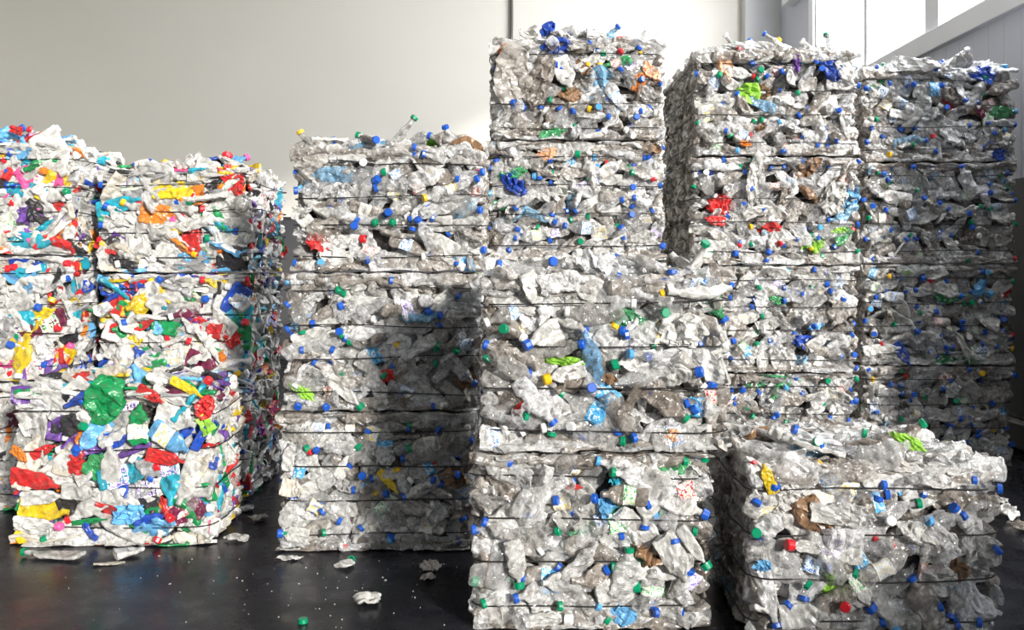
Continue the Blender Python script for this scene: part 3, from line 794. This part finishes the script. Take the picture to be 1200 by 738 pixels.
def wall_mat(name, c, rib=None, axis='X', var=.05):
    m, nt, p, out = new_mat(name)
    tc = N(nt, 'ShaderNodeTexCoord')
    n = N(nt, 'ShaderNodeTexNoise'); n.inputs['Scale'].default_value = .7; n.inputs['Detail'].default_value = 6
    nt.links.new(tc.outputs['Object'], n.inputs['Vector'])
    r = ramp(nt, n.outputs['Fac'], [(.3, tuple(x * (1 - var) for x in c)), (.7, tuple(min(1, x * (1 + var)) for x in c))])
    nt.links.new(r.outputs[0], p.inputs['Base Color']); p.inputs['Roughness'].default_value = .6
    if rib:
        w = N(nt, 'ShaderNodeTexWave', wave_type='BANDS', bands_direction=axis, wave_profile='SAW'); w.inputs['Scale'].default_value = rib
        nt.links.new(tc.outputs['Object'], w.inputs['Vector'])
        rr = ramp(nt, w.outputs['Fac'], [(0, 0.0), (.06, 1.0), (.94, 1.0), (1, 0.0)])
        b = N(nt, 'ShaderNodeBump'); b.inputs['Strength'].default_value = .5; b.inputs['Distance'].default_value = .012
        nt.links.new(rr.outputs[0], b.inputs['Height']); nt.links.new(b.outputs[0], p.inputs['Normal'])
    return m

def floor_mat():
    m, nt, p, out = new_mat('dark_sealed_concrete')
    tc = N(nt, 'ShaderNodeTexCoord')
    n = N(nt, 'ShaderNodeTexNoise'); n.inputs['Scale'].default_value = 1.6; n.inputs['Detail'].default_value = 8; n.inputs['Roughness'].default_value = .65
    nt.links.new(tc.outputs['Object'], n.inputs['Vector'])
    c = ramp(nt, n.outputs['Fac'], [(.3, (.008, .008, .010)), (.55, (.014, .0145, .019)), (.75, (.040, .041, .047))])
    v = N(nt, 'ShaderNodeTexVoronoi', feature='F1'); v.inputs['Scale'].default_value = 26
    nt.links.new(tc.outputs['Object'], v.inputs['Vector'])
    n3 = N(nt, 'ShaderNodeTexNoise'); n3.inputs['Scale'].default_value = 3.0
    nt.links.new(tc.outputs['Object'], n3.inputs['Vector'])
    thr = N(nt, 'ShaderNodeMath', operation='MULTIPLY'); thr.inputs[1].default_value = .11
    pw = N(nt, 'ShaderNodeMath', operation='POWER'); pw.inputs[1].default_value = 2.0
    nt.links.new(n3.outputs['Fac'], pw.inputs[0]); nt.links.new(pw.outputs[0], thr.inputs[0])
    lt = N(nt, 'ShaderNodeMath', operation='LESS_THAN'); nt.links.new(v.outputs['Distance'], lt.inputs[0]); nt.links.new(thr.outputs[0], lt.inputs[1])
    mx = N(nt, 'ShaderNodeMixRGB'); mx.inputs[2].default_value = (.22, .22, .22, 1)
    nt.links.new(lt.outputs[0], mx.inputs[0]); nt.links.new(c.outputs[0], mx.inputs[1]); nt.links.new(mx.outputs[0], p.inputs['Base Color'])
    n2 = N(nt, 'ShaderNodeTexNoise'); n2.inputs['Scale'].default_value = 5; n2.inputs['Detail'].default_value = 7
    nt.links.new(tc.outputs['Object'], n2.inputs['Vector'])
    rg = ramp(nt, n2.outputs['Fac'], [(.3, .16), (.7, .42)]); p.inputs['Specular IOR Level'].default_value = .2; nt.links.new(rg.outputs[0], p.inputs['Roughness'])
    b = N(nt, 'ShaderNodeBump'); b.inputs['Strength'].default_value = .15; b.inputs['Distance'].default_value = .004
    n4 = N(nt, 'ShaderNodeTexNoise'); n4.inputs['Scale'].default_value = 30; n4.inputs['Detail'].default_value = 5
    nt.links.new(tc.outputs['Object'], n4.inputs['Vector']); nt.links.new(n4.outputs['Fac'], b.inputs['Height']); nt.links.new(b.outputs[0], p.inputs['Normal'])
    return m

XW, YB, XL, ZC = 4.5, 16.0, -9.2, 7.2
cream = wall_mat('cream_wall_panel', (.76, .725, .65), None, 'X', .02)
blueg = wall_mat('blue_grey_cladding', (.50, .52, .60), 1.1, 'Y', .03)
plinth = wall_mat('dark_plinth', (.045, .045, .05), None)
frame_m = wall_mat('window_frame_white', (.72, .73, .76), None)
ceil_m = wall_mat('ceiling_sheet', (.42, .41, .38), .5, 'X')
PZ = EYE + 50 * YB / F_PX
struct('floor', [(-14, -9, -.1, 14, YB + .2, 0)], floor_mat())
struct('wall_back', [(XL, YB, 0, XW + .2, YB + .2, ZC)], cream)
struct('baseboard_back', [(XL, YB - .06, 0, XW, YB, PZ)], plinth)
struct('trim_1', [(XL, YB - .09, PZ, XW, YB, PZ + .025)], frame_m and plinth)
struct('wall_left', [(XL - .2, 1, 0, XL, YB, ZC)], cream)
struct('ceiling', [(XL - .2, -.5, ZC, XW + .2, YB + .2, ZC + .15)], ceil_m)
YO = 5.3                                            # the side opening ends here
ZS0, ZS1 = EYE + 2.235, EYE + 2.45                  # sill beam
yw0, yw1 = YO + .4, XW * F_PX / 352
struct('wall_right', [(XW, YO, 0, XW + .2, YB, ZS0), (XW, yw1, ZS0, XW + .2, YB, ZC), (XW, YO, ZS0, XW + .2, yw0, ZC), (XW, yw0, 6.7, XW + .2, yw1, ZC)], blueg)
struct('baseboard_right', [(XW - .05, YO, .28, XW, YB - .06, PZ)], plinth)
kerb_m = wall_mat('concrete_kerb', (.17, .165, .16), None, var=.15)
struct('trim_2', [(XW - .16, YO, .05, XW - .02, YB - .06, .27)], kerb_m, bevel=.01)
struct('side_shade_wall', [(XW, -6, 0, XW + .2, .6, 1.95)], cream)  # unseen low wall, added to shade the lower part of the front right bale
win = struct('window_1', [(XW + .02, yw0, ZS1 + .001, XW + .03, yw1, 6.7)], frame_m)
def glass():
    m, nt, p, out = new_mat('window_glass')
    tr = N(nt, 'ShaderNodeBsdfTransparent'); gl = N(nt, 'ShaderNodeBsdfGlossy'); gl.inputs['Roughness'].default_value = .03
    mx = N(nt, 'ShaderNodeMixShader'); mx.inputs[0].default_value = .05
    nt.links.new(tr.outputs[0], mx.inputs[1]); nt.links.new(gl.outputs[0], mx.inputs[2]); nt.links.new(mx.outputs[0], out.inputs[0])
    return m
win.data.materials[0] = glass()
bars = []
for px, wd in ((952, .10), (958, .05), (1017, .05), (1095, .16)):
    yy = XW * F_PX / (px - CX); bars.append((XW - .03, yy - wd, ZS1, XW + .10, yy + wd, 6.7))
struct('window_frame', bars, frame_m, win, .006)
struct('window_sill', [(XW - .07, YO, ZS0, XW + .18, yw1 + .1, ZS1)], frame_m, win, .01)
colm = wall_mat('column_grey', (.60, .60, .60), None)
cxx = wx(872, YB - .2)
struct('trim_3', [(cxx, YB - .28, 0, XW + .01, YB, ZC)], colm, bevel=.01)
struct('trim_4', [(XW - .19, YO, wz(8, 15.0), XW - .002, 15.0, wz(8, 15.0) + .3)], frame_m, bevel=.008)

# cable on the back wall
def tube(name, pts, r, mat, seg=8):
    P = np.array(pts, float); T = np.gradient(P, axis=0); T /= np.linalg.norm(T, axis=1)[:, None]
    ref = np.array([0.3, 1, .2]); A = np.cross(T, ref); A /= np.linalg.norm(A, axis=1)[:, None]; B = np.cross(T, A)
    th = np.linspace(0, 2 * np.pi, seg, endpoint=False)
    V = P[:, None] + r * (np.cos(th)[None, :, None] * A[:, None] + np.sin(th)[None, :, None] * B[:, None])
    return mesh_from(name, V.reshape(-1, 3), grid_quads(len(P), seg), [mat])
t = np.linspace(0, 1, 30); Yc = YB - .045
o = obj('wall_cable', tube('wall_cable', [(wx(598 + 1.6 * math.sin(k * 5), Yc), Yc, 6.9 - k * 3.2) for k in t], .028, cap_mat('cable_grey', (.11, .10, .09))))
tag(o, 'dark cable running down the cream back wall above the tall stack', 'cable')

# ------------------------------------------------------------------ loose things on the floor
def loose(name, e, mat, px, py, lpx, wpx, ang, label, cat, cap=None, lab=None, thick=None, group=None, roll=0.0):
    Y = EYE * F_PX / (py - HY)
    V, Q = e['shape'].surf(34, 22)
    sx, sy = lpx * Y / F_PX / e['size'][0], wpx * Y / F_PX / e['size'][1]; sz = thick or min(sx, sy)
    V = V * [sx, sy, sz]
    a = math.radians(ang); R = np.array([[math.cos(a), -math.sin(a), 0], [math.sin(a), math.cos(a), 0], [0, 0, 1]])
    r = roll; R = R @ np.array([[1, 0, 0], [0, math.cos(r), -math.sin(r)], [0, math.sin(r), math.cos(r)]])
    V = V @ R.T; zmin = V[:, 2].min()
    if cap:
        p, d = e['neck']; p = (p * [sx, sy, sz]) @ R.T; d = (d * [sx, sy, sz]) @ R.T; d /= np.linalg.norm(d)
        zmin = min(zmin, p[2] - .019)
    V[:, 2] -= zmin
    o = obj(name, mesh_from(name, V, Q, [M[mat]], True)); o.location = (wx(px, Y), Y, .001)
    tag(o, label, cat, group)
    if cap:
        p[2] -= zmin
        c = obj('bottle_cap', CAP, o, CAPM[cap]); c.matrix_local = mat_from_x(d, p + d * .003); c['label'] = cap + ' cap'
    if lab:
        LV = np.empty((len(e['label'].vertices), 3)); 
        for i, v in enumerate(e['label'].vertices): LV[i] = v.co
        LV = (LV * [sx, sy, sz]) @ R.T; LV[:, 2] -= zmin
        LQ = np.array([list(p_.vertices) for p_ in e['label'].polygons])
        l = obj('bottle_label', mesh_from('bottle_label', LV, LQ, [LABM[lab]])); l.parent = o
    return o
P_, J_, T_, B_ = LIB['pet'], LIB['jug'], LIB['tub'], LIB['bag']
loose('plastic_bottle', J_[16], 'white', 62, 654, 74, 24, 172, 'crushed white bottle with a green cap lying in front of the low coloured bale', 'bottle', cap='green')
loose('plastic_bottle', J_[8], 'white', 152, 652, 34, 20, 40, 'small white bottle on the floor at the foot of the low coloured bale', 'bottle')
loose('plastic_spoon', J_[5], 'cream', 128, 662, 36, 9, 12, 'thin pale plastic stick on the floor by the small white bottle', 'litter')
loose('plastic_bottle', P_[9], 'milky', 276, 634, 30, 17, 170, 'crushed pale bottle alone on the floor between the coloured bales and the shaded stack', 'bottle')
loose('plastic_bottle', J_[9], 'white', 406, 664, 26, 24, 70, 'crumpled white bottle with green cap on the floor before the shaded stack', 'bottle', cap='green')
loose('plastic_bag', B_[4], 'dirt_shade', 504, 666, 28, 40, 15, 'brownish crumpled plastic on the floor at the right foot of the shaded stack', 'litter')
loose('plastic_bag', B_[7], 'dirt_shade', 502, 679, 20, 26, -10, 'small crumpled plastic scrap in front of the brownish crumpled plastic', 'litter')
loose('plastic_cup', T_[1], 'white', 431, 708, 24, 34, 100, 'crumpled white cup lying on the open floor left of the front centre stack', 'cup')
loose('plastic_film', B_[11], 'milky', 340, 656, 34, 12, 0, 'flat pale film strip at the left foot of the shaded stack', 'litter')
o = obj('loose_cap', CAP, None, CAPM['green']); Yk = EYE * F_PX / (730 - HY); o.location = (wx(355, Yk), Yk, .0115); o.rotation_euler = (0, math.radians(-90), 0)
tag(o, 'single green bottle cap lying on the floor at the bottom edge', 'bottle cap')
for (px, py, l, w, a, mt, k, lb) in ((1172, 606, 40, 30, -30, 'milky', 6, 'pale crumpled plastic on the dark floor right of the front right bale'), (1196, 622, 30, 26, -25, 'dirt_shade', 12, 'stained crumpled plastic on the floor at the right edge'),
                                     (1168, 590, 22, 30, 10, 'milky', 3, 'upright pale scrap of plastic on the floor behind the front right bale'), (304, 610, 24, 22, 10, 'dirt_shade', 9, 'stained scrap in the dark gap left of the shaded stack'), (288, 598, 22, 24, -20, 'grey', 5, 'grey scrap on the floor beside the coloured stack')):
    loose('plastic_scrap', B_[k], mt, px, py, l, w, a, lb, 'litter')
# flecks of plastic strewn over the floor
rng = np.random.default_rng(5); Vs, Qs, off = [], [], 0
for k in range(260):
    Y = rng.uniform(3.9, 6.6); 
    px = rng.normal(430, 130) if rng.random() < .65 else rng.uniform(-40, 560)
    if Y > (5.2 if px > 290 else 5.3) or px > 540: continue
    x = wx(px, Y); r = rng.uniform(.0012, .0048) * (2 if rng.random() < .06 else 1)
    th = np.linspace(0, 2 * np.pi, 6, endpoint=False) + rng.uniform(0, 1); rr = r * rng.uniform(.5, 1.2, 6)
    top = np.stack([x + rr * np.cos(th), Y + rr * np.sin(th), .0015 + rng.uniform(.0005, .004, 6)], -1)
    bot = top.copy(); bot[:, 2] = .0004; cen = top.copy(); cen[:, :2] = (x, Y)
    Vs.append(np.concatenate([bot, top, cen])); Qs.append(grid_quads(3, 6, off)); off += 18
o = obj('plastic_flecks', mesh_from('plastic_flecks', np.concatenate(Vs), np.concatenate(Qs), [M['white']], False))
tag(o, 'tiny white plastic flecks strewn over the dark floor', 'litter', kind='stuff')

# ------------------------------------------------------------------ light
W = bpy.data.worlds.new('sky'); SC.world = W; W.use_nodes = True
wn = W.node_tree; bg = wn.nodes['Background']                       # hazy sky: pale behind the hall, a broad glow round the sun
tcw = N(wn, 'ShaderNodeTexCoord')
sd = N(wn, 'ShaderNodeVectorMath', operation='DOT_PRODUCT'); sd.inputs[1].default_value = Vector((.635, -1.0, .35)).normalized()
wn.links.new(tcw.outputs['Generated'], sd.inputs[0])
glow = ramp(wn, sd.outputs['Value'], [(.88, 0.0), (.985, 1.0)])
sp = N(wn, 'ShaderNodeSeparateXYZ'); wn.links.new(tcw.outputs['Generated'], sp.inputs[0])
back = ramp(wn, sp.outputs['Y'], [(.10, 0.0), (.55, 1.0)])
m1 = N(wn, 'ShaderNodeMath', operation='MULTIPLY_ADD'); m1.inputs[1].default_value = 2.4; m1.inputs[2].default_value = .22
m2 = N(wn, 'ShaderNodeMath', operation='MULTIPLY_ADD'); m2.inputs[1].default_value = 1.3
wn.links.new(glow.outputs[0], m1.inputs[0]); wn.links.new(back.outputs[0], m2.inputs[0]); wn.links.new(m1.outputs[0], m2.inputs[2])
bg.inputs[0].default_value = (.90, .95, 1.0, 1); wn.links.new(m2.outputs[0], bg.inputs[1])
sun = bpy.data.objects.new('sun', bpy.data.lights.new('sun', 'SUN')); COL.objects.link(sun)
dv = Vector((-.635, 1.0, -.35)).normalized()
sun.rotation_euler = dv.to_track_quat('-Z', 'Y').to_euler()
sun.data.energy = 5.2; sun.data.angle = math.radians(5); sun.data.color = (1, .96, .9)

wl = bpy.data.objects.new('window_daylight', bpy.data.lights.new('window_daylight', 'AREA')); COL.objects.link(wl)
wl.data.shape = 'RECTANGLE'; wl.data.size = yw1 - yw0; wl.data.size_y = 6.7 - ZS1; wl.data.energy = 1600; wl.data.color = (.93, .96, 1)
wl.location = (XW + .16, (yw0 + yw1) / 2, (6.7 + ZS1) / 2)
wl.rotation_euler = Matrix(((0, 0, 1), (1, 0, 0), (0, 1, 0))).to_euler()
cam = bpy.data.objects.new('camera', bpy.data.cameras.new('camera')); COL.objects.link(cam)
cam.location = (0, 0, EYE); cam.rotation_euler = (math.pi / 2, 0, 0)
cam.data.sensor_width = 36; cam.data.lens = F_PX / 1200 * 36; cam.data.shift_y = -63 / 1200
cam.data.clip_end = 200
SC.camera = cam
vs = SC.view_settings; vs.view_transform = 'Standard'; vs.look = 'None'; vs.gamma = 1; vs.use_curve_mapping = False; vs.exposure = 0.0
